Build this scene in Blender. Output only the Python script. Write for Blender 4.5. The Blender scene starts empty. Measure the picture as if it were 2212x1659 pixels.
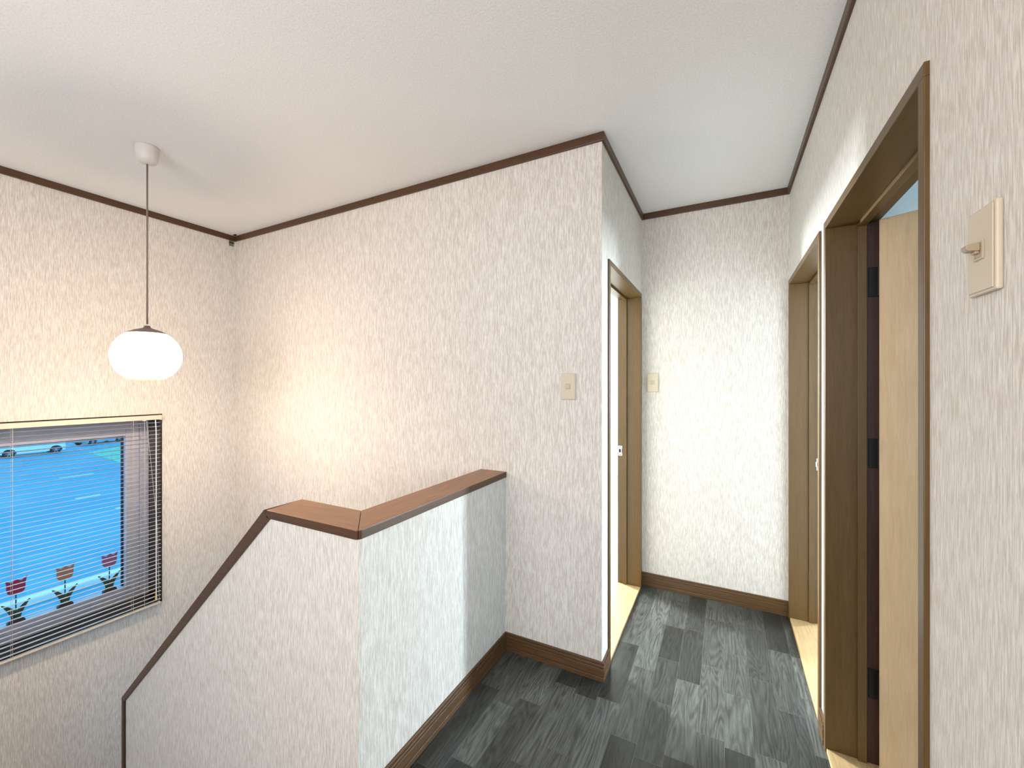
import bpy, bmesh, math, random
from mathutils import Vector, Matrix

random.seed(4)
SC = bpy.context.scene
COL = SC.collection

# ------------------------------------------------------------------ camera
CAM_Z = 1.30
cam_d = bpy.data.cameras.new('camera')
cam_d.sensor_fit = 'HORIZONTAL'
cam_d.sensor_width = 36.0
cam_d.lens = 36.0 * 887.0 / 2212.0
cam_d.clip_start = 0.02
cam_d.clip_end = 400
cam = bpy.data.objects.new('camera', cam_d)
COL.objects.link(cam)
cam.location = (0, 0, CAM_Z)
cam.rotation_euler = (math.radians(90), 0, math.radians(27.36))
SC.camera = cam

# ------------------------------------------------------------------ world, exposure, daylight, fill
SC.view_settings.view_transform = 'Standard'
SC.view_settings.look = 'None'
SC.view_settings.exposure = 0.08
SC.view_settings.gamma = 1.0
SC.view_settings.use_curve_mapping = False

world = bpy.data.worlds.new('world')
SC.world = world
world.use_nodes = True
wn = world.node_tree.nodes
wn['Background'].inputs['Color'].default_value = (0.21, 0.62, 1.0, 1)
wn['Background'].inputs['Strength'].default_value = 2.2


def area(name, loc, direction, sx, sy, power, color):
    d = bpy.data.lights.new(name, 'AREA')
    d.shape = 'RECTANGLE'
    d.size, d.size_y = sx, sy
    d.energy = power
    d.color = color
    o = bpy.data.objects.new(name, d)
    COL.objects.link(o)
    o.location = loc
    o.rotation_euler = Vector(direction).to_track_quat('-Z', 'Y').to_euler()
    return o


# daylight standing in each side room's window opening
area('daylight_bedroom', (-3.31, 3.69, 1.65), (1, -0.5, -0.4), 0.5, 1.3, 720, (0.84, 0.95, 1.0))
area('daylight_far_room', (3.62, 4.74, 1.45), (-1, -0.6, -0.10), 0.46, 1.2, 640, (0.74, 0.90, 1.0))
area('daylight_near_room', (3.42, 0.35, 1.5), (-1, 0, 0.0), 1.1, 1.2, 45, (0.55, 0.82, 1.0))
area('fill_landing', (-0.75, -1.46, 1.50), (0, 1, 0.0), 1.5, 1.2, 52, (1.0, 0.885, 0.83))  # added ambient fill, in a made-up opening behind the camera

# ------------------------------------------------------------------ node helpers


def mat(name):
    m = bpy.data.materials.new(name)
    m.use_nodes = True
    nt = m.node_tree
    b = nt.nodes['Principled BSDF']
    return m, nt, b


def N(nt, t, **kw):
    n = nt.nodes.new(t)
    for k, v in kw.items():
        setattr(n, k, v)
    return n


def coords(nt, scale):
    tc = N(nt, 'ShaderNodeTexCoord')
    mp = N(nt, 'ShaderNodeMapping')
    mp.inputs['Scale'].default_value = scale
    nt.links.new(tc.outputs['Object'], mp.inputs['Vector'])
    return mp.outputs['Vector']


def noise(nt, vec, scale, detail=3, rough=0.6, dist=0.0):
    n = N(nt, 'ShaderNodeTexNoise')
    n.inputs['Scale'].default_value = scale
    n.inputs['Detail'].default_value = detail
    n.inputs['Roughness'].default_value = rough
    n.inputs['Distortion'].default_value = dist
    nt.links.new(vec, n.inputs['Vector'])
    return n.outputs['Fac']


def ramp(nt, fac, stops):
    r = N(nt, 'ShaderNodeValToRGB')
    e = r.color_ramp.elements
    while len(e) < len(stops):
        e.new(0.5)
    for i, (p, c) in enumerate(stops):
        e[i].position = p
        e[i].color = (c[0], c[1], c[2], 1)
    nt.links.new(fac, r.inputs['Fac'])
    return r.outputs['Color']


def bump(nt, b, h, strength, dist):
    n = N(nt, 'ShaderNodeBump')
    n.inputs['Strength'].default_value = strength
    n.inputs['Distance'].default_value = dist
    nt.links.new(h, n.inputs['Height'])
    nt.links.new(n.outputs['Normal'], b.inputs['Normal'])


def plain(name, c, rough=0.5, metal=0.0, var=0.06, spec=0.5):
    m, nt, b = mat(name)
    f = noise(nt, coords(nt, (1, 1, 1)), 35, 3)
    col = ramp(nt, f, [(0.3, [x * (1 - var) for x in c]), (0.7, [min(1, x * (1 + var)) for x in c])])
    nt.links.new(col, b.inputs['Base Color'])
    b.inputs['Roughness'].default_value = rough
    b.inputs['Metallic'].default_value = metal
    b.inputs['Specular IOR Level'].default_value = spec
    return m


def wood(name, c1, c2, axis, rough=0.4, spec=0.5, fine=1.0):
    m, nt, b = mat(name)
    lo, hi = 3.0, 60.0 * fine
    sc = [hi, hi, hi]
    sc['xyz'.index(axis)] = lo
    f = noise(nt, coords(nt, sc), 2.2, 5, 0.65, 0.6)
    sc2 = [x * 4 for x in sc]
    g = noise(nt, coords(nt, sc2), 2.0, 2, 0.5)
    mx = N(nt, 'ShaderNodeMath', operation='MULTIPLY_ADD')
    mx.inputs[1].default_value = 0.35
    nt.links.new(g, mx.inputs[0])
    nt.links.new(f, mx.inputs[2])
    col = ramp(nt, mx.outputs[0], [(0.45, c1), (0.88, c2)])
    nt.links.new(col, b.inputs['Base Color'])
    b.inputs['Roughness'].default_value = rough
    b.inputs['Specular IOR Level'].default_value = spec
    bump(nt, b, mx.outputs[0], 0.08, 0.002)
    return m


# ------------------------------------------------------------------ materials
def wallpaper():
    m, nt, b = mat('wallpaper_streaked')
    f = noise(nt, coords(nt, (290, 290, 21)), 1.0, 3, 0.55, 0.0)
    g = noise(nt, coords(nt, (520, 520, 60)), 1.0, 2, 0.5)
    mx = N(nt, 'ShaderNodeMath', operation='MULTIPLY_ADD')
    mx.inputs[1].default_value = 0.38
    nt.links.new(g, mx.inputs[0])
    nt.links.new(f, mx.inputs[2])
    col = ramp(nt, mx.outputs[0], [(0.54, (0.545, 0.50, 0.445)), (0.69, (0.645, 0.605, 0.555)), (0.82, (0.76, 0.725, 0.675))])
    nt.links.new(col, b.inputs['Base Color'])
    b.inputs['Roughness'].default_value = 0.7
    b.inputs['Specular IOR Level'].default_value = 0.25
    bump(nt, b, mx.outputs[0], 0.25, 0.003)
    return m


def ceiling_paper():
    m, nt, b = mat('ceiling_stipple')
    f = noise(nt, coords(nt, (1, 1, 1)), 170, 3, 0.6)
    col = ramp(nt, f, [(0.35, (0.75, 0.735, 0.71)), (0.65, (0.84, 0.825, 0.80))])
    nt.links.new(col, b.inputs['Base Color'])
    b.inputs['Roughness'].default_value = 0.8
    b.inputs['Specular IOR Level'].default_value = 0.2
    bump(nt, b, f, 0.25, 0.004)
    return m


def planks(name, c1, c2, lo, hi, w, rough):
    m, nt, b = mat(name)
    tc = N(nt, 'ShaderNodeTexCoord')
    sep = N(nt, 'ShaderNodeSeparateXYZ')
    com = N(nt, 'ShaderNodeCombineXYZ')
    nt.links.new(tc.outputs['Object'], sep.inputs[0])
    nt.links.new(sep.outputs['Y'], com.inputs['X'])
    nt.links.new(sep.outputs['X'], com.inputs['Y'])
    br = N(nt, 'ShaderNodeTexBrick', offset=0.37, offset_frequency=2, squash=0.7, squash_frequency=3)
    br.inputs['Scale'].default_value = 1.0
    br.inputs['Brick Width'].default_value = 0.42
    br.inputs['Row Height'].default_value = w
    br.inputs['Mortar Size'].default_value = 0.0011
    br.inputs['Mortar Smooth'].default_value = 0.3
    br.inputs['Bias'].default_value = -0.1
    br.inputs['Color1'].default_value = (*c1, 1)
    br.inputs['Color2'].default_value = (*c2, 1)
    br.inputs['Mortar'].default_value = (c1[0] * 4, c1[1] * 4, c1[2] * 4, 1) if c1[0] < 0.1 else (0.12, 0.12, 0.12, 1)  # on dark boards, paler seams paint in the bevel highlights
    nt.links.new(com.outputs[0], br.inputs['Vector'])
    # grain, shifted per board by the board's own shade
    sh = N(nt, 'ShaderNodeVectorMath', operation='MULTIPLY_ADD')
    sh.inputs[1].default_value = (37.0, 61.0, 23.0)
    nt.links.new(br.outputs['Color'], sh.inputs[0])
    nt.links.new(tc.outputs['Object'], sh.inputs[2])
    mp = N(nt, 'ShaderNodeMapping')
    mp.inputs['Scale'].default_value = (55, 4.0, 55)
    nt.links.new(sh.outputs[0], mp.inputs['Vector'])
    f = noise(nt, mp.outputs[0], 2.0, 5, 0.7, 0.5)
    mp2 = N(nt, 'ShaderNodeMapping')
    mp2.inputs['Scale'].default_value = (26, 3.2, 26)
    nt.links.new(sh.outputs[0], mp2.inputs['Vector'])
    wv = N(nt, 'ShaderNodeTexNoise')
    wv.inputs['Scale'].default_value = 0.7
    wv.inputs['Detail'].default_value = 0.5
    nt.links.new(mp2.outputs[0], wv.inputs['Vector'])
    mul = N(nt, 'ShaderNodeMath', operation='MULTIPLY')
    mul.inputs[1].default_value = 85.0
    nt.links.new(wv.outputs['Fac'], mul.inputs[0])
    si = N(nt, 'ShaderNodeMath', operation='SINE')
    nt.links.new(mul.outputs[0], si.inputs[0])
    ad = N(nt, 'ShaderNodeMath', operation='MULTIPLY_ADD')
    ad.inputs[1].default_value = 0.09
    nt.links.new(si.outputs[0], ad.inputs[0])
    nt.links.new(f, ad.inputs[2])
    gc = ramp(nt, ad.outputs[0], [(0.32, (lo,) * 3), (0.68, (hi,) * 3)])
    mx = N(nt, 'ShaderNodeMix', data_type='RGBA', blend_type='MULTIPLY')
    mx.inputs['Factor'].default_value = 1.0
    nt.links.new(br.outputs['Color'], mx.inputs['A'])
    nt.links.new(gc, mx.inputs['B'])
    nt.links.new(mx.outputs['Result'], b.inputs['Base Color'])
    b.inputs['Roughness'].default_value = rough
    b.inputs['Specular IOR Level'].default_value = 0.5
    bump(nt, b, ad.outputs[0], 0.12, 0.002)
    return m


def glass(name, tint, refl=0.06):
    m, nt, b = mat(name)
    nt.nodes.remove(b)
    out = nt.nodes['Material Output']
    t = N(nt, 'ShaderNodeBsdfTransparent')
    t.inputs['Color'].default_value = (*tint, 1)
    g = N(nt, 'ShaderNodeBsdfGlossy')
    g.inputs['Roughness'].default_value = 0.02
    x = N(nt, 'ShaderNodeMixShader')
    x.inputs[0].default_value = refl
    nt.links.new(t.outputs[0], x.inputs[1])
    nt.links.new(g.outputs[0], x.inputs[2])
    nt.links.new(x.outputs[0], out.inputs['Surface'])
    return m


def opal():
    m, nt, b = mat('opal_glass_lit')
    nt.nodes.remove(b)
    out = nt.nodes['Material Output']
    t = N(nt, 'ShaderNodeBsdfTransparent')
    t.inputs['Color'].default_value = (1, 0.98, 0.95, 1)
    d = N(nt, 'ShaderNodeBsdfTranslucent')
    d.inputs['Color'].default_value = (0.95, 0.92, 0.9, 1)
    x = N(nt, 'ShaderNodeMixShader')
    # whiter opal towards the top of the globe, clearer towards its bottom
    tc = N(nt, 'ShaderNodeTexCoord')
    sep = N(nt, 'ShaderNodeSeparateXYZ')
    nt.links.new(tc.outputs['Object'], sep.inputs[0])
    mr = N(nt, 'ShaderNodeMapRange')
    mr.inputs['From Min'].default_value = -0.127
    mr.inputs['From Max'].default_value = 0.0
    mr.inputs['To Min'].default_value = 0.05
    mr.inputs['To Max'].default_value = 0.75
    nt.links.new(sep.outputs['Z'], mr.inputs['Value'])
    pw = N(nt, 'ShaderNodeMath', operation='POWER')
    pw.inputs[1].default_value = 3.0
    nt.links.new(mr.outputs[0], pw.inputs[0])
    nt.links.new(pw.outputs[0], x.inputs[0])
    nt.links.new(t.outputs[0], x.inputs[1])
    nt.links.new(d.outputs[0], x.inputs[2])
    g = N(nt, 'ShaderNodeBsdfGlossy')
    g.inputs['Roughness'].default_value = 0.05
    y = N(nt, 'ShaderNodeMixShader')
    y.inputs[0].default_value = 0.025
    nt.links.new(x.outputs[0], y.inputs[1])
    nt.links.new(g.outputs[0], y.inputs[2])
    nt.links.new(y.outputs[0], out.inputs['Surface'])
    return m


def emit(name, c, s):
    m, nt, b = mat(name)
    nt.nodes.remove(b)
    e = N(nt, 'ShaderNodeEmission')
    e.inputs['Color'].default_value = (*c, 1)
    e.inputs['Strength'].default_value = s
    nt.links.new(e.outputs[0], nt.nodes['Material Output'].inputs['Surface'])
    return m


M = {}
M['paper'] = wallpaper()
M['ceil'] = ceiling_paper()
M['white_wall'] = plain('white_plaster', (0.80, 0.80, 0.79), 0.7, var=0.02, spec=0.2)
FRAME_A, FRAME_B = (0.088, 0.046, 0.010), (0.13, 0.070, 0.018)
M['frame_z'] = wood('door_frame_wood_upright', FRAME_A, FRAME_B, 'z', 0.38)
M['frame_y'] = wood('door_frame_wood_level', FRAME_A, FRAME_B, 'y', 0.38)
M['leaf'] = wood('door_leaf_wood', (0.55, 0.39, 0.215), (0.66, 0.49, 0.30), 'z', 0.42, fine=0.7)
M['sill'] = wood('threshold_wood', (0.40, 0.26, 0.12), (0.55, 0.38, 0.20), 'y', 0.35)
M['trim_x'] = wood('dark_trim_wood_x', (0.052, 0.021, 0.007), (0.095, 0.041, 0.015), 'x', 0.4)
M['trim_y'] = wood('dark_trim_wood_y', (0.052, 0.021, 0.007), (0.095, 0.041, 0.015), 'y', 0.4)
M['trim_z'] = wood('dark_trim_wood_z', (0.038, 0.014, 0.008), (0.075, 0.030, 0.015), 'z', 0.45)
M['base_x'] = wood('baseboard_wood_x', (0.07, 0.034, 0.012), (0.12, 0.061, 0.023), 'x', 0.33)
M['base_y'] = wood('baseboard_wood_y', (0.07, 0.034, 0.012), (0.12, 0.061, 0.023), 'y', 0.33)
M['cap_x'] = wood('cap_wood_x', (0.20, 0.085, 0.034), (0.36, 0.175, 0.080), 'x', 0.4)
M['cap_y'] = wood('cap_wood_y', (0.20, 0.085, 0.034), (0.36, 0.175, 0.080), 'y', 0.4)
M['floor'] = planks('floor_grey_boards', (0.018, 0.0185, 0.016), (0.098, 0.101, 0.092), 0.45, 1.45, 0.094, 0.33)
M['floor_pale'] = planks('floor_pale_boards', (0.36, 0.37, 0.36), (0.46, 0.47, 0.46), 0.85, 1.1, 0.15, 0.45)
M['casing'] = plain('window_casing_dark', (0.022, 0.014, 0.011), 0.22, var=0.2)
M['sash'] = plain('sash_grey_white', (0.54, 0.54, 0.62), 0.4, var=0.03)
M['gasket'] = plain('gasket_dark', (0.02, 0.03, 0.07), 0.6)
M['glass'] = glass('window_glass', (0.93, 0.97, 1.0), 0.035)
M['slat'] = plain('blind_enamel', (0.52, 0.48, 0.44), 0.4, var=0.03)
M['rail'] = plain('blind_headrail_enamel', (0.66, 0.57, 0.46), 0.45, var=0.03)
M['cord'] = plain('blind_cord', (0.55, 0.52, 0.50), 0.8)
M['wand'] = plain('blind_wand', (0.86, 0.84, 0.86), 0.3, var=0.02)
M['tassel'] = plain('tassel_yellow', (0.72, 0.58, 0.30), 0.6)
M['plate'] = plain('switch_plastic', (0.58, 0.50, 0.38), 0.45, var=0.02)
M['plate_key'] = plain('switch_key_plastic', (0.48, 0.41, 0.30), 0.4, var=0.02)
M['toggle'] = plain('switch_toggle_plastic', (0.36, 0.28, 0.18), 0.35, var=0.03)
M['steel'] = plain('strike_steel', (0.66, 0.65, 0.62), 0.28, 0.9, var=0.03)
M['black'] = plain('black_iron', (0.012, 0.010, 0.010), 0.45, 0.4)
M['rebate'] = wood('rebate_dark_wood', (0.030, 0.009, 0.005), (0.055, 0.018, 0.010), 'z', 0.5)
M['cup'] = plain('rose_plastic', (0.66, 0.62, 0.57), 0.45, var=0.02)
M['flex'] = plain('pendant_flex', (0.22, 0.17, 0.135), 0.6)
M['lampcap'] = plain('lamp_cap_metal', (0.20, 0.155, 0.13), 0.4, 0.2)
M['opal'] = opal()
M['bulb'] = emit('bulb_glow', (1.0, 0.80, 0.62), 800.0)
M['rust'] = plain('bracket_grey', (0.20, 0.19, 0.15), 0.5, 0.3, var=0.2)
M['green'] = plain('painted_leaf_green', (0.045, 0.10, 0.07), 0.5, var=0.12)
M['red'] = plain('painted_petal_crimson', (0.30, 0.025, 0.10), 0.5)
M['orange'] = plain('painted_petal_apricot', (0.42, 0.22, 0.15), 0.5)
M['pink'] = plain('painted_petal_pink', (0.36, 0.13, 0.33), 0.5)
M['potwood'] = plain('ornament_base_wood', (0.06, 0.05, 0.05), 0.5)
M['steps'] = wood('stair_tread_wood', (0.085, 0.040, 0.016), (0.155, 0.078, 0.034), 'y', 0.35)
M['asphalt'] = None
M['carpaint'] = plain('car_white_paint', (0.86, 0.86, 0.86), 0.25, var=0.02)
M['carpaint2'] = plain('car_silver_paint', (0.42, 0.45, 0.48), 0.3, var=0.02)
M['tyre'] = plain('tyre_rubber', (0.02, 0.025, 0.03), 0.8)
M['hub'] = plain('wheel_alloy', (0.40, 0.42, 0.44), 0.35, 0.6)
M['carglass'] = plain('car_glass', (0.03, 0.05, 0.07), 0.08)
M['lampred'] = plain('tail_lamp', (0.30, 0.02, 0.02), 0.2)
M['kerb'] = plain('kerb_concrete', (0.70, 0.70, 0.68), 0.8)
M['grass'] = plain('verge_grass', (0.13, 0.50, 0.36), 0.9, var=0.35)


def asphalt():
    m, nt, b = mat('asphalt_dusk_tinted')
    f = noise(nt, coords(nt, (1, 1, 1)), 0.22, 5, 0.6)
    col = ramp(nt, f, [(0.3, (0.085, 0.30, 0.40)), (0.7, (0.125, 0.37, 0.47))])  # blue cast of the dusk sky light is put into the colour
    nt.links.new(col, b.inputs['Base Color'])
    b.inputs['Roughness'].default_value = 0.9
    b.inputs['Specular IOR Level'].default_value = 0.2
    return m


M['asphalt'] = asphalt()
M['siding'] = plain('white_board', (0.86, 0.86, 0.85), 0.5, var=0.01)

# ------------------------------------------------------------------ mesh helpers


def box(bm, x0, x1, y0, y1, z0, z1, bev=0.0, seg=2):
    x0, x1 = min(x0, x1), max(x0, x1)
    y0, y1 = min(y0, y1), max(y0, y1)
    z0, z1 = min(z0, z1), max(z0, z1)
    r = bmesh.ops.create_cube(bm, size=1.0)
    vs = r['verts']
    for v in vs:
        v.co = Vector((x0 if v.co.x < 0 else x1, y0 if v.co.y < 0 else y1, z0 if v.co.z < 0 else z1))
    if bev > 0:
        es = list({e for v in vs for e in v.link_edges})
        bmesh.ops.bevel(bm, geom=es, offset=bev, segments=seg, affect='EDGES', profile=0.5)


def prism(bm, pts, axis, a0, a1, bev=0.0):
    """pts: 2-D outline in the two remaining axes (order x,y,z without `axis`)."""
    def mk(p, a):
        c = list(p)
        c.insert('xyz'.index(axis), a)
        return bm.verts.new(c)
    A = [mk(p, a0) for p in pts]
    B = [mk(p, a1) for p in pts]
    n = len(pts)
    fs = [bm.faces.new(A), bm.faces.new(B)]
    for i in range(n):
        fs.append(bm.faces.new([A[i], A[(i + 1) % n], B[(i + 1) % n], B[i]]))
    bmesh.ops.recalc_face_normals(bm, faces=fs)
    if bev > 0:
        es = list({e for f in fs for e in f.edges})
        bmesh.ops.bevel(bm, geom=es, offset=bev, segments=2, affect='EDGES', profile=0.5)


def lathe(bm, prof, seg=40, c=(0, 0, 0), axis='z'):
    rings = []
    for r, h in prof:
        ring = []
        for i in range(seg):
            a = 2 * math.pi * i / seg
            if axis == 'z':
                p = (c[0] + r * math.cos(a), c[1] + r * math.sin(a), c[2] + h)
            elif axis == 'y':
                p = (c[0] + r * math.cos(a), c[1] + h, c[2] + r * math.sin(a))
            else:
                p = (c[0] + h, c[1] + r * math.cos(a), c[2] + r * math.sin(a))
            ring.append(bm.verts.new(p))
        rings.append(ring)
    fs = []
    for A, B in zip(rings, rings[1:]):
        for i in range(seg):
            fs.append(bm.faces.new([A[i], A[(i + 1) % seg], B[(i + 1) % seg], B[i]]))
    for ring, r in ((rings[0], prof[0][0]), (rings[-1], prof[-1][0])):
        if r > 1e-4:
            fs.append(bm.faces.new(ring))
    bmesh.ops.remove_doubles(bm, verts=[v for r in rings for v in r], dist=1e-6)
    bmesh.ops.recalc_face_normals(bm, faces=bm.faces[:])


def tube(bm, pts, r, seg=8):
    pts = [Vector(p) for p in pts]
    rings = []
    for i, p in enumerate(pts):
        t = (pts[min(i + 1, len(pts) - 1)] - pts[max(i - 1, 0)]).normalized()
        u = t.orthogonal().normalized() if i == 0 else (U - t * U.dot(t)).normalized()
        U = u
        w = t.cross(u)
        rings.append([bm.verts.new(p + u * r * math.cos(2 * math.pi * k / seg) + w * r * math.sin(2 * math.pi * k / seg)) for k in range(seg)])
    for A, B in zip(rings, rings[1:]):
        for i in range(seg):
            bm.faces.new([A[i], A[(i + 1) % seg], B[(i + 1) % seg], B[i]])
    bm.faces.new(rings[0])
    bm.faces.new(rings[-1])
    bmesh.ops.recalc_face_normals(bm, faces=bm.faces[:])


def obj(name, bm, m, parent=None, smooth=False, label=None):
    me = bpy.data.meshes.new(name)
    bm.to_mesh(me)
    bm.free()
    if smooth:
        for p in me.polygons:
            p.use_smooth = True
    me.materials.append(m)
    o = bpy.data.objects.new(name, me)
    COL.objects.link(o)
    if parent:
        o.parent = parent
    if label:
        o['label'] = label
    return o


def thing(name, label, cat, loc=(0, 0, 0), rz=0.0, group=None, kind=None):
    o = bpy.data.objects.new(name, None)
    o.empty_display_size = 0.1
    COL.objects.link(o)
    o.location = loc
    o.rotation_euler = (0, 0, rz)
    o['label'] = label
    o['category'] = cat
    if group:
        o['group'] = group
    if kind:
        o['kind'] = kind
    return o


def struct(name, bm, m, label=None, cat=None, smooth=False):
    o = obj(name, bm, m, None, smooth)
    o['kind'] = 'structure'
    if label:
        o['label'] = label
        o['category'] = cat
    return o


def NB():
    return bmesh.new()


def slab(bm, axis, p0, p1, a0, a1, z0, z1, holes=()):
    """wall slab normal to `axis`, running a0..a1, with rectangular holes (a0,a1,z0,z1)"""
    As = sorted({a0, a1, *[h[0] for h in holes], *[h[1] for h in holes]})
    for i in range(len(As) - 1):
        s, e = As[i], As[i + 1]
        cuts = sorted([(h[2], h[3]) for h in holes if h[0] <= s + 1e-6 and h[1] >= e - 1e-6])
        z = z0
        spans = []
        for c0, c1 in cuts:
            if c0 > z + 1e-6:
                spans.append((z, c0))
            z = c1
        if z < z1 - 1e-6:
            spans.append((z, z1))
        for q0, q1 in spans:
            if axis == 'x':
                box(bm, p0, p1, s, e, q0, q1)
            else:
                box(bm, s, e, p0, p1, q0, q1)


# ------------------------------------------------------------------ dimensions
H = 2.40
XW = -3.249           # window wall
YC = 1.778            # centre wall
XL = -0.477           # hall left wall
XR = 0.324            # right wall
YF = 2.756            # hall far wall
WT = 0.130
DTOP = 1.876
LD = (1.881, 2.712)   # left door outer
RD = (1.905, 2.738)   # far right door outer
ND = (0.989, 1.825)   # near right door outer
YB = -1.40

# ------------------------------------------------------------------ structure: walls, floor, ceiling
bm = NB()
slab(bm, 'x', XW, XW - 0.21, YB, YC + 0.10, -3.2, H, [(0.02, 1.325, -0.110, 1.107)])
struct('wall_left', bm, M['paper'], 'stairwell wall with the blind-covered window', 'wall')
bm = NB()
box(bm, XW, XL, YC, YC + 0.10, -3.2, H)
struct('wall_back', bm, M['paper'], 'wide pale wall behind the stair railing', 'wall')
bm = NB()
slab(bm, 'x', XL, XL - WT, YC + 0.10, 5.54, -0.12, H, [(LD[0], LD[1], -0.12, DTOP)])
struct('wall_hall_left', bm, M['paper'], 'short hall wall around the left doorway', 'wall')
bm = NB()
box(bm, XL, XR, YF, YF + 0.12, -0.12, H)
struct('wall_far', bm, M['paper'], 'narrow wall closing the hall', 'wall')
bm = NB()
slab(bm, 'x', XR, XR + WT, YB, 5.3, -0.12, H, [(ND[0], ND[1], -0.12, DTOP), (RD[0], RD[1], -0.12, DTOP)])
struct('wall_right', bm, M['paper'], 'right wall with two door openings', 'wall')
bm = NB()
slab(bm, 'y', YB, YB - 0.14, XW, XR, -3.2, H, [(-1.50, 0.0, 0.9, 2.1)])  # opening made up for the added fill light
struct('wall_behind', bm, M['paper'], 'landing wall behind the viewpoint', 'wall')
bm = NB()
box(bm, -4.3, 3.8, -1.6, 5.8, H, H + 0.12)
struct('ceiling', bm, M['ceil'], 'white stippled ceiling', 'ceiling')
bm = NB()
box(bm, -0.957, XR + WT + 0.01, YB, YC, -0.14, 0.0)
box(bm, XL - WT, XR + WT + 0.01, YC, YF, -0.14, 0.0)
struct('floor', bm, M['floor'], 'dark grey wood plank floor of the hall', 'floor')

# bedroom beyond the left door
bm = NB()
box(bm, -3.2, XL - WT, YC + 0.10, 5.54, -0.14, 0.0)
struct('floor_bedroom', bm, M['floor_pale'], 'pale plank floor beyond the left doorway', 'floor')
bm = NB()
slab(bm, 'x', -3.2, -3.30, YC + 0.10, 5.54, 0, H, [(3.44, 3.94, 1.0, 2.3)])
struct('wall_bedroom_window', bm, M['white_wall'])
bm = NB()
for k in range(23):
    z0 = 0.07 + k * 0.1013
    box(bm, -3.2, XL - WT, 5.54, 5.62, z0 + 0.002, min(H, z0 + 0.1013) - 0.002, 0.002, 1)
box(bm, -3.2, XL - WT, 5.555, 5.62, 0.0, H)
struct('wall_bedroom_far', bm, M['siding'], 'white horizontally boarded wall seen through the left doorway', 'wall')
bm = NB()
box(bm, -3.2, XL - WT, 5.515, 5.539, 0, 0.024, 0.003)
box(bm, -3.2, XL - WT, 5.525, 5.539, 0.030, 0.062, 0.003)
struct('baseboard_bedroom', bm, M['sash'])
# far right room
bm = NB()
box(bm, XR + WT + 0.01, 3.5, ND[1] + 0.010, 5.2, -0.14, 0.0)
struct('floor_far_room', bm, M['floor_pale'])
bm = NB()
box(bm, XR + WT, 3.5, ND[1] + 0.010, RD[0] - 0.010, 0.0, H)
struct('wall_partition', bm, M['white_wall'])
bm = NB()
slab(bm, 'x', 3.5, 3.6, -1.4, 5.3, -0.12, H, [(4.51, 4.97, 0.85, 2.05), (-0.2, 0.9, 0.9, 2.1)])
struct('wall_outer', bm, M['white_wall'])
bm = NB()
box(bm, XR + WT, 3.5, 5.2, 5.3, -0.12, H)
struct('wall_far_room_end', bm, M['white_wall'])
# near right room
bm = NB()
box(bm, XR + WT + 0.01, 3.5, -1.4, ND[1] + 0.010, -0.14, 0.0)
struct('floor_near_room', bm, M['floor_pale'])
bm = NB()
box(bm, XR, 3.6, -1.5, -1.4, -0.12, H)
struct('wall_near_room_end', bm, M['white_wall'])

# stairs, mostly hidden behind the half wall
bm = NB()
n, run, rise = 6, 0.235, 0.185
x = -0.957
for i in range(n):
    box(bm, x - run * (i + 1), x - run * i, -0.05, 0.865, -3.0, -rise * (i + 1) - 0.03)
    box(bm, x - run * (i + 1), x - run * i + 0.012, -0.05, 0.865, -rise * (i + 1) - 0.03, -rise * (i + 1), 0.004)
xl = x - run * n
box(bm, XW, xl, -0.05, YC, -3.0, -rise * (n + 1))
for i in range(6):
    box(bm, xl + run * i, xl + run * (i + 1), 0.998, YC, -3.0, -rise * (n + 2 + i))
struct('staircase', bm, M['steps'], 'brown wooden stairs turning down behind the half wall', 'stairs')

# half wall around the stairwell
SX0, SX1, SZ1 = -1.372, -2.459, -0.165
bm = NB()
prism(bm, [(-0.957, -0.20), (-0.957, 0.842), (SX0, 0.842), (SX1, SZ1), (SX1, -3.0), (-0.97, -3.0)], 'y', 0.866, 0.997)
box(bm, -1.090, -0.957, 0.997, YC, -0.30, 0.842)
struct('wall_railing', bm, M['paper'], 'papered half wall around the stairwell', 'half wall')

# slightly raised strip of renewed wallpaper beside the half wall
bm = NB()
prism(bm, [(-0.9565, 0.873), (-0.9565, 0.915), (-0.866, 0.915), (-0.866, 0.909), (-0.640, 0.909), (-0.640, 0.40), (-0.9565, 0.40)], 'y', YC - 0.0011, YC)
struct('wall_patch', bm, M['paper'])

# cap on the half wall
cap = thing('railing_cap', 'brown wooden cap along the top of the stair half wall', 'handrail', (-0.957, 0.866, 0.842))
CZ0, CZ1 = 0.842, 0.870
ox, oy, oz = cap.location


def shift(bm):
    bmesh.ops.translate(bm, verts=bm.verts[:], vec=(-ox, -oy, -oz))
    return bm


def veneer(o, edge):
    o.data.materials.append(edge)
    for p in o.data.polygons:
        p.material_index = 0 if p.normal.z > 0.5 else 1
    return o


xo, yo, xi, yi = -0.950, 0.858, -1.097, 1.004
rr = 0.016
arc = [(xo - rr + rr * math.cos(a), yo + rr - rr * math.sin(a)) for a in [math.radians(45 * t / 4) for t in range(5)]]
arc2 = [(xo - rr + rr * math.cos(a), yo + rr - rr * math.sin(a)) for a in [math.radians(45 + 45 * t / 4) for t in range(5)]]
bm = NB()
prism(bm, [(xi, yi + 0.0006), (xi, YC - 0.0005), (xo, YC - 0.0005)] + arc, 'z', CZ0, CZ1, 0.0022)
veneer(obj('level_board', shift(bm), M['cap_y'], cap), M['trim_y'])
SL = 0.74
ex = -1.388
bm = NB()
prism(bm, [(xi - 0.0006, yi)] + [(p[0] - 0.0006, p[1]) for p in arc2] + [(ex, yo), (ex - 0.012, yi)], 'z', CZ0, CZ1, 0.0022)
veneer(obj('level_board', shift(bm), M['cap_x'], cap), M['trim_x'])
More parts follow.
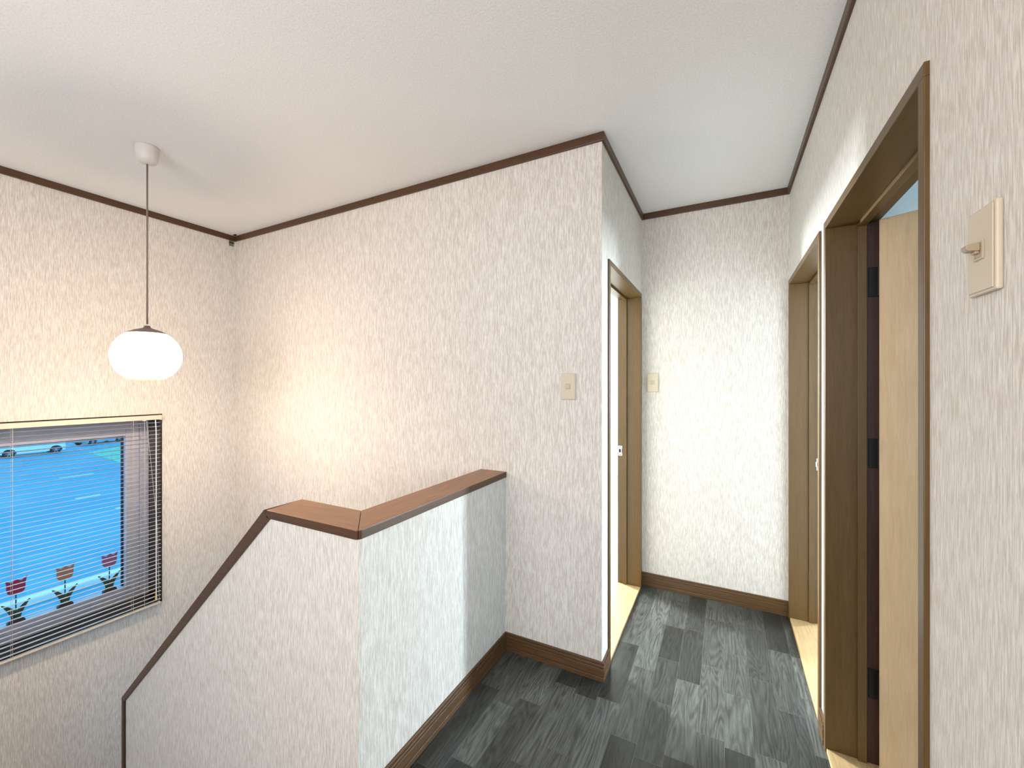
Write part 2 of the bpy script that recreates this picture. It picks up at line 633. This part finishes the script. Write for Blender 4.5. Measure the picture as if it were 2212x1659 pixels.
# sloped board and upright end board, as one mitred outline each
dx, dz = SX1 - SX0, SZ1 - 0.842
L = math.hypot(dx, dz)
nx, nz = dz / L, -dx / L          # normal pointing up and away
nx, nz = (nx, nz) if nz > 0 else (-nx, -nz)
T = 0.027
p_in0 = (SX0, CZ0)
p_out0 = (ex - 0.0135, CZ1)
p_in1 = (SX1, SZ1)
p_out1 = (SX1 - 0.024, SZ1 + 0.012)
bm = NB()
prism(bm, [p_in0, p_out0, p_out1, p_in1], 'y', yo, yi, 0.002)
obj('sloped_board', shift(bm), M['trim_x'], cap, label='dark sloping cap board')
bm = NB()
prism(bm, [p_in1, p_out1, (SX1 - 0.024, -1.26), (SX1, -1.26)], 'y', yo, yi, 0.002)
obj('end_board', shift(bm), M['trim_z'], cap, label='dark upright end board')

# ceiling trims
TH, TP = 0.038, 0.012


def trim(name, x0, x1, y0, y1, m):
    bm = NB()
    box(bm, x0, x1, y0, y1, H - TH, H, 0.002)
    struct(name, bm, m, 'dark brown ceiling trim', 'trim')


trim('trim_1', XW, XW + TP, YB, YC - TP, M['trim_y'])
trim('trim_2', XW, XL + TP, YC - TP, YC, M['trim_x'])
trim('trim_3', XL, XL + TP, YC, YF - TP, M['trim_y'])
trim('trim_4', XL, XR, YF - TP, YF, M['trim_x'])
trim('trim_5', XR - TP, XR, YB, YF - TP, M['trim_y'])

# baseboards
BH, BP = 0.085, 0.011


def base(name, x0, x1, y0, y1, face, m):
    """face: the direction the board looks into"""
    bm = NB()
    z = 0.0
    for (h0, h1, out) in ((0.0, 0.021, 0.0), (0.0240, 0.058, 0.0), (0.0610, 0.0725, 0.0), (0.0752, BH, 0.0025)):
        a = [x0, x1, y0, y1]
        if face == '+x': a[1] -= out
        if face == '-x': a[0] += out
        if face == '+y': a[3] -= out
        if face == '-y': a[2] += out
        box(bm, a[0], a[1], a[2], a[3], h0, h1, 0.0016, 2)
    a = [x0, x1, y0, y1]
    g = 0.0045
    if face == '+x': a[1] -= g
    if face == '-x': a[0] += g
    if face == '+y': a[3] -= g
    if face == '-y': a[2] += g
    box(bm, a[0], a[1], a[2], a[3], 0.002, BH - 0.004)
    struct(name, bm, m, 'brown grooved baseboard', 'baseboard')


base('baseboard_railing', -0.957, -0.957 + BP, 0.866, YC - BP, '+x', M['base_y'])
base('baseboard_back', -0.957, XL + BP, YC - BP, YC, '-y', M['base_x'])
base('baseboard_hall_left', XL, XL + BP, YC, LD[0] - 0.0005, '+x', M['base_y'])
base('baseboard_far', XL, XR, YF - BP, YF, '-y', M['base_x'])
base('baseboard_right', XR - BP, XR, YB, ND[0] - 0.0005, '-x', M['base_y'])
base('baseboard_right_middle', XR - BP, XR, ND[1] + 0.0005, RD[0] - 0.0005, '-x', M['base_y'])

# ------------------------------------------------------------------ doors
FW = 0.026      # frame face width
PR = 0.008      # projection over the wallpaper
FD = 0.140      # frame depth


def door(name, xw, s, y0, y1, label, strike_far=True):
    d = thing(name, label, 'doorway', (xw, (y0 + y1) / 2, 0), kind='structure')
    bx, by = xw, (y0 + y1) / 2

    def put(part, bm, m, **k):
        bmesh.ops.translate(bm, verts=bm.verts[:], vec=(-bx, -by, 0))
        return obj(part, bm, m, d, **k)
    xf, xb = xw - s * PR, xw + s * FD
    for (a, b, sy) in ((y0, y0 + FW, 1), (y1 - FW, y1, -1)):
        bm = NB()
        box(bm, xf, xb, a, b, 0.0, DTOP - FW, 0.0015)
        j = put('jamb', bm, M['frame_z'])
        q = b if sy > 0 else a
        bm = NB()
        box(bm, xw + s * 0.080, xw + s * 0.105, q, q + sy * 0.012, 0.014, DTOP - FW - 0.012, 0.0012)
        put('door_stop', bm, M['frame_z'])
    bm = NB()
    box(bm, xf, xb, y0, y1, DTOP - FW, DTOP, 0.0015)
    box(bm, xw + s * 0.080, xw + s * 0.105, y0 + FW, y1 - FW, DTOP - FW - 0.012, DTOP - FW, 0.0012)
    put('head', bm, M['frame_y'])
    bm = NB()
    box(bm, xw - s * 0.004, xb, y0 + FW, y1 - FW, -0.01, 0.013, 0.002)
    put('threshold', bm, M['sill'], label='light wooden threshold')
    return d, put


d1, put1 = door('door_1', XL, -1, LD[0], LD[1], 'open doorway on the left side of the hall, brown frame')
d2, put2 = door('door_2', XR, 1, RD[0], RD[1], 'brown doorway on the right wall nearest the hall end')
d3, put3 = door('door_3', XR, 1, ND[0], ND[1], 'near doorway on the right wall with its pale door ajar')


def strike(put, xc, s, yf, z):
    bm = NB()
    box(bm, xc - 0.013, xc + 0.013, yf - 0.0018, yf, z - 0.013, z + 0.013, 0.0005, 1)
    box(bm, xc - 0.009, xc + 0.015, yf - 0.0019, yf, z - 0.032, z - 0.0133, 0.0005, 1)
    box(bm, xc - 0.009, xc + 0.015, yf - 0.0019, yf, z + 0.0133, z + 0.032, 0.0005, 1)
    if s:
        xl0, xl1 = (xc - 0.026, xc - 0.0132) if s < 0 else (xc + 0.0132, xc + 0.026)
        box(bm, xl0, xl1, yf - 0.0030, yf, z - 0.016, z + 0.016, 0.0006, 1)
    p = put('strike_plate', bm, M['steel'], label='silver strike plate')
    bm = NB()
    vx, vy = p.parent.location.x, p.parent.location.y
    box(bm, xc - 0.006 - vx, xc + 0.008 - vx, yf - 0.0024 - vy, yf - 0.0005 - vy, z - 0.011, z + 0.011)
    for dzz in (-0.025, 0.025):
        box(bm, xc - 0.0005 - vx, xc + 0.0055 - vx, yf - 0.0025 - vy, yf - 0.0005 - vy, z + dzz - 0.003, z + dzz + 0.003)
    obj('latch_slot', bm, M['black'], p)


strike(put1, XL - 0.126, -1, LD[1] - FW, 0.868)
strike(put2, XR + 0.124, 1, RD[1] - FW, 0.868)

# dark rebate and the leaf of the near door
bm = NB()
box(bm, XR + 0.1055, XR + FD - 0.0005, ND[1] - FW - 0.0015, ND[1] - FW, 0.014, DTOP - FW - 0.001)
put3('rebate', bm, M['rebate'], label='dark reddish rebate strip behind the stop')
piv = Vector((XR + FD + 0.004, ND[1] - FW - 0.001, 0))
leaf_len, leaf_t = 0.775, 0.033
ang = math.radians(60)
dv = Vector((math.sin(ang), -math.cos(ang), 0))
nv = Vector((-math.cos(ang), -math.sin(ang), 0))


def leaf_box(bm, l0, l1, t0, t1, z0, z1, bev=0.0):
    b2 = NB()
    box(b2, l0, l1, t0, t1, z0, z1, bev)
    mm = Matrix(((dv.x, nv.x, 0, piv.x), (dv.y, nv.y, 0, piv.y), (0, 0, 1, 0), (0, 0, 0, 1)))
    bmesh.ops.transform(b2, matrix=mm, verts=b2.verts[:])
    bmesh.ops.recalc_face_normals(b2, faces=b2.faces[:])
    tmp = bpy.data.meshes.new('tmp')
    b2.to_mesh(tmp)
    b2.free()
    bm.from_mesh(tmp)
    bpy.data.meshes.remove(tmp)


bm = NB()
leaf_box(bm, 0.004, leaf_len, 0.0, leaf_t, 0.018, 1.845, 0.0018)
leaf = put3('door_leaf', bm, M['leaf'], label='pale beige wooden door leaf standing ajar')
bm = NB()
leaf_box(bm, leaf_len - 0.085, leaf_len - 0.035, leaf_t, leaf_t + 0.006, 0.82, 0.98, 0.002)
leaf_box(bm, leaf_len - 0.068, leaf_len - 0.052, leaf_t + 0.006, leaf_t + 0.045, 0.925, 0.941, 0.003)
leaf_box(bm, leaf_len - 0.165, leaf_len - 0.052, leaf_t + 0.036, leaf_t + 0.052, 0.924, 0.942, 0.005)
o = obj('door_handle', bm, M['steel'], leaf)
bmesh_off = (-d3.location.x, -d3.location.y, 0)
o.data.transform(Matrix.Translation(bmesh_off))
for zh in (1.645, 1.065, 0.285):
    bm = NB()
    lathe(bm, [(0.0, -0.052), (0.0055, -0.052), (0.0065, -0.049), (0.0065, 0.049), (0.0055, 0.052), (0.0, 0.052)], 16, (piv.x + 0.006, piv.y - 0.0055, zh))
    box(bm, XR + 0.110, piv.x + 0.001, ND[1] - FW - 0.0055, ND[1] - FW - 0.0018, zh - 0.05, zh + 0.05, 0.001, 1)
    leaf_box(bm, 0.0000, 0.0035, 0.002, leaf_t - 0.003, zh - 0.05, zh + 0.05)
    put3('hinge', bm, M['black'], label='black door hinge')

# ------------------------------------------------------------------ window
CY0, CY1, CZb, CZt = 0.02, 1.325, -0.110, 1.107
win = thing('window_1', 'dark-cased stairwell window with grey white sash behind the blind', 'window', (XW, 0.67, 0), kind='structure')


def wput(name, bm, m, **k):
    bmesh.ops.translate(bm, verts=bm.verts[:], vec=(-XW, -0.67, 0))
    return obj(name, bm, m, win, **k)


LT = 0.013
bm = NB()
box(bm, XW + 0.004, XW - 0.205, CY1 - LT, CY1, CZb + 0.025, CZt - 0.022, 0.001, 1)
box(bm, XW + 0.004, XW - 0.205, CY0, CY0 + LT, CZb + 0.025, CZt - 0.022, 0.001, 1)
box(bm, XW + 0.004, XW - 0.205, CY0, CY1, CZt - 0.022, CZt, 0.001, 1)
box(bm, XW + 0.006, XW - 0.205, CY0, CY1, CZb, CZb + 0.025, 0.0015, 2)
wput('window_casing', bm, M['casing'], label='dark brown casing and sill')
sx0, sx1 = XW - 0.141, XW - 0.205
ya, yb, za, zb = CY0 + LT, CY1 - LT, CZb + 0.025, CZt - 0.022
bm = NB()
box(bm, sx0, sx1, yb - 0.045, yb, za, zb, 0.003)
box(bm, sx0 - 0.012, sx1, yb - 0.114, yb - 0.046, za + 0.045, zb - 0.045, 0.003)
box(bm, sx0, sx1, ya, ya + 0.045, za, zb, 0.003)
box(bm, sx0 - 0.012, sx1, ya + 0.046, ya + 0.114, za + 0.045, zb - 0.045, 0.003)
box(bm, sx0, sx1, ya + 0.045, yb - 0.045, zb - 0.044, zb, 0.003)
box(bm, sx0 - 0.012, sx1, ya + 0.114, yb - 0.114, zb - 0.118, zb - 0.045, 0.003)
box(bm, sx0, sx1, ya + 0.045, yb - 0.045, za, za + 0.044, 0.003)
box(bm, sx0 - 0.003, sx1, ya + 0.114, yb - 0.114, za + 0.045, 0.004, 0.003)
wput('sash_frame', bm, M['sash'], label='grey white sash frame')
gy0, gy1, gz0, gz1 = ya + 0.114, yb - 0.114, 0.004, zb - 0.118
bm = NB()
gx0, gx1 = XW - 0.186, XW - 0.200
box(bm, gx0, gx1, gy1 - 0.010, gy1, gz0, gz1)
box(bm, gx0, gx1, gy0, gy0 + 0.010, gz0, gz1)
box(bm, gx0, gx1, gy0 + 0.010, gy1 - 0.010, gz1 - 0.006, gz1)
wput('gasket', bm, M['gasket'], label='dark glazing gasket')
bm = NB()
box(bm, XW - 0.191, XW - 0.195, gy0, gy1, gz0, gz1)
wput('window_pane', bm, M['glass'])

# simple frames in the other window openings (out of sight of this view)


def plain_window(name, axis, p, a0, a1, z0, z1, t=0.1):
    w = thing(name, 'white framed window of a side room', 'window', (0, 0, 0), kind='structure')
    bm = NB()
    def bb(s, e, q0, q1):
        if axis == 'x':
            box(bm, p, p + t * 0.5, s, e, q0, q1)
        else:
            box(bm, s, e, p, p + t * 0.5, q0, q1)
    f = 0.04
    bb(a0, a0 + f, z0, z1)
    bb(a1 - f, a1, z0, z1)
    bb(a0 + f, a1 - f, z0, z0 + f)
    bb(a0 + f, a1 - f, z1 - f, z1)
    bb((a0 + a1) / 2 - 0.02, (a0 + a1) / 2 + 0.02, z0 + f, z1 - f)
    obj('window_frame', bm, M['sash'], w)


plain_window('window_2', 'x', -3.28, 3.44, 3.94, 1.0, 2.3)
plain_window('window_3', 'x', 3.52, 4.51, 4.97, 0.85, 2.05)
plain_window('window_4', 'x', 3.52, -0.2, 0.9, 0.9, 2.1)

# ------------------------------------------------------------------ venetian blind
BX = -3.2125
bl = thing('venetian_blind', 'pale slatted venetian blind hanging over the stairwell window', 'blind', (BX, 0.66, 1.101))


def bput(name, bm, m, **k):
    bmesh.ops.translate(bm, verts=bm.verts[:], vec=(-BX, -0.66, -1.101))
    return obj(name, bm, m, bl, **k)


by0, by1 = 0.03, 1.303
bm = NB()
box(bm, BX - 0.0125, BX + 0.0125, by0, by1, 1.074, 1.101, 0.002)
box(bm, BX + 0.0125, BX + 0.016, 1.130, 1.148, 1.078, 1.088, 0.001, 1)
box(bm, BX + 0.0125, BX + 0.016, 1.205, 1.226, 1.070, 1.080, 0.001, 1)
box(bm, BX - 0.0145, BX + 0.0145, by1 - 0.004, by1 + 0.003, 1.070, 1.1015, 0.001, 1)
bput('headrail', bm, M['rail'], label='beige metal headrail')
bm = NB()
nsl = 46
zt, zbm = 1.054, -0.074
for k in range(nsl):
    zc = zt + (zbm - zt) * k / (nsl - 1)
    tilt = math.radians(17 - 9 * k / (nsl - 1))
    top, bot = [], []
    for j in range(7):
        q = -0.0125 + 0.025 * j / 6
        arch = 0.0022 * (1 - (q / 0.0125) ** 2)
        xx = BX + q * math.cos(tilt) - arch * math.sin(tilt)
        zz = zc + q * math.sin(tilt) + arch * math.cos(tilt)
        top.append((xx, zz + 0.00025))
        bot.append((xx, zz - 0.00025))
    prism(bm, top + bot[::-1], 'y', by0 + 0.004, by1 - 0.002)
bput('slats', bm, M['slat'])
bm = NB()
box(bm, BX - 0.0125, BX + 0.0125, by0 + 0.004, by1 - 0.002, -0.101, -0.090, 0.003)
bput('bottom_rail', bm, M['rail'])
for y in (0.20, 0.684, 1.162):
    bm = NB()
    for xx in (BX - 0.0138, BX + 0.0138):
        tube(bm, [(xx, y, 1.074), (xx, y, 0.5), (xx, y, -0.09)], 0.0008, 6)
    bput('ladder_cord', bm, M['cord'])
bm = NB()
pts = [(BX + 0.0155, 1.2157, 1.072), (BX + 0.0155, 1.2157, 0.4), (BX + 0.0155, 1.2157, -0.09), (BX + 0.014, 1.217, -0.19)]
for k in range(0, 11):
    a = math.pi + math.pi * k / 10
    pts.append((BX + 0.014, 1.252 + 0.035 * math.cos(a), -0.27 + 0.035 * math.sin(a)))
pts += [(BX + 0.014, 1.288, -0.18), (BX + 0.0155, 1.289, -0.05), (BX + 0.0155, 1.28, 0.4), (BX + 0.0155, 1.226, 1.072)]
tube(bm, pts, 0.0009, 6)
bput('lift_cord', bm, M['cord'])
bm = NB()
tube(bm, [(BX + 0.017, 1.2700, 1.072), (BX + 0.022, 1.2715, 1.00), (BX + 0.022, 1.2717, -0.012)], 0.0026, 8)
w = bput('tilt_wand', bm, M['wand'], label='white tilt wand')
bm = NB()
lathe(bm, [(0.0, -0.066), (0.0050, -0.066), (0.0056, -0.055), (0.0040, -0.030), (0.0032, -0.012), (0.0, -0.012)], 12,
      (BX + 0.022 - BX, 1.2717 - 0.66, -1.101))
obj('tassel', bm, M['tassel'], w, label='yellowish wand tip')

# ------------------------------------------------------------------ tulip ornaments on the sash rail


def arc_leaf(side):
    pts = []
    n = 10
    for i in range(n + 1):
        t = i / n
        pts.append((side * (0.016 + 0.036 * t ** 1.5), 0.022 + 0.088 * t))
    for i in range(n, -1, -1):
        t = i / n
        wdt = 0.024 * math.sin(math.pi * min(1, t * 0.92 + 0.08)) ** 0.8
        pts.append((side * (0.012 + 0.036 * t ** 1.5 - wdt * (1 - 0.25 * t)), 0.024 + 0.088 * t))
    # drop duplicates at the tip
    out = []
    for p in pts:
        if not out or math.hypot(p[0] - out[-1][0], p[1] - out[-1][1]) > 1e-4:
            out.append(p)
    return out


def tulip(y, petal, label):
    t = thing('tulip_ornament', label, 'ornament', (XW - 0.168, y, 0.0045), 0, 'tulip ornaments on the window ledge')
    bm = NB()
    prism(bm, [(-0.034, 0.0), (0.034, 0.0), (0.032, 0.012), (0.020, 0.024), (-0.020, 0.024), (-0.030, 0.012)], 'x', -0.011, 0.011, 0.002)
    obj('base', bm, M['potwood'], t)
    bm = NB()
    box(bm, -0.0025, 0.0025, -0.0022, 0.0022, 0.024, 0.157)
    obj('stem', bm, M['green'], t)
    for s in (-1, 1):
        bm = NB()
        prism(bm, [(p[0], p[1] + 0.0) for p in arc_leaf(s)], 'x', s * 0.0032, s * 0.0062)
        obj('leaf', bm, M['green'], t)
    bm = NB()
    prof = [(-0.018, 0.157), (-0.010, 0.155), (0.010, 0.155), (0.018, 0.157), (0.029, 0.166), (0.034, 0.182), (0.034, 0.205), (0.036, 0.222), (0.041, 0.243),
            (0.031, 0.233), (0.020, 0.222), (0.010, 0.229), (0.002, 0.236), (-0.007, 0.229), (-0.015, 0.222), (-0.024, 0.227), (-0.037, 0.236),
            (-0.034, 0.216), (-0.034, 0.182), (-0.029, 0.166)]
    prism(bm, prof, 'x', -0.006, 0.006, 0.001)
    obj('flower_head', bm, petal, t)
    return t


tulip(0.742, M['red'], 'crimson purple tulip ornament, the largest looking, behind the blind')
tulip(0.929, M['orange'], 'apricot tulip ornament in the middle of three on the window ledge')
tulip(1.1236, M['pink'], 'pink tulip ornament on the ledge nearest the dark window casing')

# ------------------------------------------------------------------ pendant lamp
PX, PY = -2.381, 0.915
pl = thing('pendant_lamp', 'lit round opal glass pendant lamp hanging over the stairwell', 'lamp', (PX, PY, H))
bm = NB()
lathe(bm, [(0.0, 0.0), (0.045, 0.0), (0.045, -0.006), (0.043, -0.030), (0.039, -0.062), (0.031, -0.073), (0.012, -0.079), (0.0, -0.080)], 40)
obj('ceiling_rose', bm, M['cup'], pl, True)
bm = NB()
tube(bm, [(0, 0, -0.078), (0.001, 0, -0.4), (0, 0, -0.822)], 0.0036, 10)
obj('flex', bm, M['flex'], pl, True)
GZ = 1.430 - H
R = 0.128
bm = NB()
prof = []
for k in range(25):
    a = math.radians(-90 + (90 + 56) * k / 24)
    prof.append((R * math.cos(a), R * 0.98 * math.sin(a)))
prof[0] = (0.0, -R * 0.98)
lathe(bm, prof + [(prof[-1][0] - 0.002, prof[-1][1] - 0.003)] + [(max(0.0, (R - 0.003) * math.cos(math.radians(56 - 146 * k / 24))), (R - 0.003) * 0.98 * math.sin(math.radians(56 - 146 * k / 24))) for k in range(1, 25)], 56)
sh = obj('glass_shade', bm, M['opal'], pl, True, label='white opal glass globe')
sh.location = (0, 0, GZ)
bm = NB()
zt_ = R * 0.98 * math.sin(math.radians(56))
lathe(bm, [(0.0, zt_ + 0.036), (0.010, zt_ + 0.036), (0.014, zt_ + 0.026), (0.045, zt_ + 0.016), (0.070, zt_ + 0.004), (0.0745, zt_ + 0.0008), (0.0, zt_ + 0.0008)], 48)
cp = obj('shade_cap', bm, M['lampcap'], pl, True, label='dark metal cap')
cp.location = (0, 0, GZ)
bm = NB()
lathe(bm, [(0.0, 0.105), (0.014, 0.105), (0.014, 0.055), (0.0, 0.055)], 20)
so = obj('lamp_holder', bm, M['cup'], pl, True)
so.location = (0, 0, GZ)
bm = NB()
lathe(bm, [(0.0, -0.030)] + [(0.043 * math.cos(math.radians(a)), 0.012 + 0.043 * math.sin(math.radians(a))) for a in range(-80, 61, 10)] + [(0.014, 0.054), (0.0, 0.054)], 32)
bu = obj('bulb', bm, M['bulb'], pl, True)
bu.location = (0, 0, GZ)

# ------------------------------------------------------------------ light switches


def switch(loc, rz, label, lever=False):
    s = thing('light_switch', label, 'light switch', loc, rz, 'wall light switches')
    # local: wall plane is y=0, the face looks along -Y
    bm = NB()
    box(bm, -0.035, 0.035, -0.0075, 0.0, -0.060, 0.060, 0.0025)
    obj('plate', bm, M['plate'], s)
    bm = NB()
    box(bm, -0.031, 0.031, -0.0092, -0.0076, -0.056, 0.056, 0.0007, 2)
    f = obj('cover', bm, M['plate'], s)
    bm = NB()
    box(bm, -0.012, 0.012, -0.0108, -0.0092, -0.013, 0.013, 0.0006, 1)
    k = obj('key_frame', bm, M['plate_key'], s)
    if lever:
        bm = NB()
        box(bm, -0.0085, 0.0085, -0.0112, -0.0105, -0.0095, 0.0095)
        box(bm, -0.0050, 0.0050, -0.016, -0.0112, -0.0045, -0.0005, 0.001)
        prism(bm, [(-0.0112, -0.001), (-0.023, 0.000), (-0.0255, 0.003), (-0.0255, 0.007), (-0.0225, 0.0095), (-0.0112, 0.0105)], 'x', -0.0072, 0.0072, 0.001)
        obj('toggle', bm, M['toggle'], k, label='brown toggle lever')
    else:
        bm = NB()
        box(bm, -0.0095, 0.0095, -0.0135, -0.0108, -0.010, 0.0085, 0.001)
        obj('toggle', bm, M['plate_key'], k)
    return s


switch((-0.629, YC, 1.289), 0, 'beige light switch on the wide wall above the railing cap end')
switch((-0.408, YF, 1.309), 0, 'beige light switch on the narrow end wall of the hall')
switch((XR, 0.8055, 1.485), math.radians(-90), 'large beige light switch beside the near right doorway', True)

# small bracket in the upper corner by the window wall
cb = thing('corner_bracket', 'tiny grey bracket under the ceiling trim in the stairwell corner', 'bracket', (XW, 1.7475, 2.343))
bm = NB()
box(bm, 0.0, 0.003, -0.0165, 0.0165, -0.021, 0.018, 0.0008, 1)
obj('back_plate', bm, M['rust'], cb)
bm = NB()
box(bm, 0.003, 0.010, -0.0165, 0.0165, 0.000, 0.004)
obj('lip', bm, M['black'], cb)
bm = NB()
box(bm, 0.003, 0.007, -0.0165, 0.0165, 0.011, 0.0145)
obj('lip', bm, M['rust'], cb)
bm = NB()
prism(bm, [(XW + 0.030, 1.742), (XW + 0.062, 1.742), (XW + 0.055, 1.757), (XW + 0.030, 1.757)], 'z', H - 0.004, H)
o = obj('ceiling_clip', bm, M['black'])
o['label'] = 'small black clip on the ceiling right above the stairwell corner'
o['category'] = 'clip'

# ------------------------------------------------------------------ outside, seen through the blind
GR = -4.30
bm = NB()
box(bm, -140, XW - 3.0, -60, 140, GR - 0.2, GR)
struct('ground_asphalt', bm, M['asphalt'], 'asphalt yard outside the stairwell window, dusk blue put into its colour', 'ground')
bm = NB()
box(bm, -15.9, -15.55, -4, 14, GR, GR + 0.16, 0.02)
o = obj('kerb', bm, M['kerb'])
o['label'] = 'pale concrete kerb crossing the yard below the tulips'
o['category'] = 'kerb'
rnd = random.Random(7)
bm = NB()
pts = [(-46.0, 13.8), (-37.0, 13.0), (-30.0, 16.0), (-38.0, 21.0), (-49.0, 18.0)]
prism(bm, pts, 'z', GR, GR + 0.03)
for i in range(1500):
    x_, y_ = rnd.uniform(-49, -30), rnd.uniform(13, 21)
    ins = False
    j = len(pts) - 1
    for i2 in range(len(pts)):
        a, b = pts[i2], pts[j]
        if (a[1] > y_) != (b[1] > y_) and x_ < (b[0] - a[0]) * (y_ - a[1]) / (b[1] - a[1]) + a[0]:
            ins = not ins
        j = i2
    if ins:
        h = rnd.uniform(0.08, 0.2)
        v = [bm.verts.new((x_ - 0.02, y_, GR + 0.02)), bm.verts.new((x_ + 0.02, y_ + 0.01, GR + 0.02)), bm.verts.new((x_ + rnd.uniform(-.05, .05), y_ + rnd.uniform(-.05, .05), GR + h))]
        bm.faces.new(v)
o = obj('grass_verge', bm, M['grass'])
o['kind'] = 'stuff'
o['label'] = 'green grass patch at the far side of the yard'
o['category'] = 'grass'

# painted bay lines
for k, (x0_, x1_, y0_, y1_) in enumerate([(-28.2, -28.0, 8.0, 8.9), (-24.4, -24.2, 8.2, 9.0), (-35.2, -35.0, 9.3, 10.8)]):
    bm = NB()
    box(bm, x0_, x1_, y0_, y1_, GR, GR + 0.004)
    o = obj('parking_line', bm, M['kerb'])
    o['kind'] = 'structure'


def car(loc, rz, paint, label):
    """side view in local X-Z, width along Y; rear at +X"""
    c = thing('parked_car', label, 'car', loc, rz)
    wb, wr, W = 2.45, 0.30, 1.48
    side = [(-1.92, 0.34), (-1.95, 0.62), (-1.86, 0.86), (-1.15, 1.02), (-0.62, 1.52), (-0.40, 1.60), (1.35, 1.58), (1.58, 1.45), (1.70, 0.98), (1.72, 0.42), (1.66, 0.24)]

    def arch(cx):
        return [(cx + 0.36 * math.cos(math.radians(a)), 0.30 + 0.36 * math.sin(math.radians(a))) for a in range(-8, 189, 14)]
    bot = arch(1.16) + arch(-1.29)
    bm = NB()
    prism(bm, side + bot, 'y', -W / 2, W / 2)
    for v in bm.verts:
        if v.co.z > 0.98:
            v.co.y *= 1 - 0.22 * (v.co.z - 0.98) / 0.62
    obj('body', bm, paint, c)
    for s in (-1, 1):
        bm = NB()
        def gy(z):
            return s * (W / 2 * (1 - 0.22 * (z - 0.98) / 0.62) + 0.004)
        for q in ([(-1.02, 1.03), (-0.58, 1.46), (-0.02, 1.47), (-0.02, 1.03)], [(0.05, 1.03), (0.05, 1.47), (0.70, 1.47), (0.72, 1.03)], [(0.79, 1.03), (0.77, 1.47), (1.36, 1.44), (1.52, 1.05)]):
            vs = [bm.verts.new((p[0], gy(p[1]), p[1])) for p in q]
            vi = [bm.verts.new((p[0], gy(p[1]) - s * 0.02, p[1])) for p in q]
            bm.faces.new(vs)
            bm.faces.new(vi[::-1])
            for i in range(4):
                bm.faces.new([vs[i], vs[(i + 1) % 4], vi[(i + 1) % 4], vi[i]])
        bmesh.ops.recalc_face_normals(bm, faces=bm.faces[:])
        obj('side_glass', bm, M['carglass'], c)
        for hx in (-0.15, 0.60):
            bm = NB()
            box(bm, hx - 0.09, hx + 0.03, s * (W / 2), s * (W / 2 + 0.03), 0.88, 0.91, 0.005)
            obj('door_handle', bm, paint, c)
        bm = NB()
        box(bm, 1.66, 1.735, s * 0.52, s * 0.70, 0.72, 0.98, 0.01)
        obj('tail_lamp', bm, M['lampred'], c)
        for cx in (1.16, -1.29):
            bm = NB()
            lathe(bm, [(0.0, -0.08), (0.22, -0.08), (0.28, -0.085), (0.30, -0.06), (0.30, 0.06), (0.28, 0.085), (0.22, 0.08), (0.0, 0.08)], 32, (cx, s * (W / 2 - 0.10), 0.30), 'y')
            t = obj('wheel', bm, M['tyre'], c, True)
            bm = NB()
            yy = s * (W / 2 - 0.012)
            for k in range(6):
                a = k * math.pi / 3
                b2 = NB()
                box(b2, 0.05, 0.19, -0.006, 0.006, -0.026, 0.026, 0.004)
                bmesh.ops.rotate(b2, cent=(0, 0, 0), matrix=Matrix.Rotation(a, 3, 'Y'), verts=b2.verts[:])
                bmesh.ops.translate(b2, verts=b2.verts[:], vec=(cx, yy, 0.30))
                tmp = bpy.data.meshes.new('t')
                b2.to_mesh(tmp); b2.free(); bm.from_mesh(tmp); bpy.data.meshes.remove(tmp)
            lathe(bm, [(0.0, -0.008), (0.065, -0.008), (0.065, 0.008), (0.0, 0.008)], 20, (cx, yy, 0.30), 'y')
            obj('hub_cap', bm, M['hub'], t)
    return c


car((-48.7, 11.38, GR), math.radians(90), M['carpaint'], 'white parked car at the far side of the yard, seen through the blind')
car((-52.5, 16.6, GR), math.radians(115), M['carpaint2'], 'grey parked car farther off at the corner of the window view')
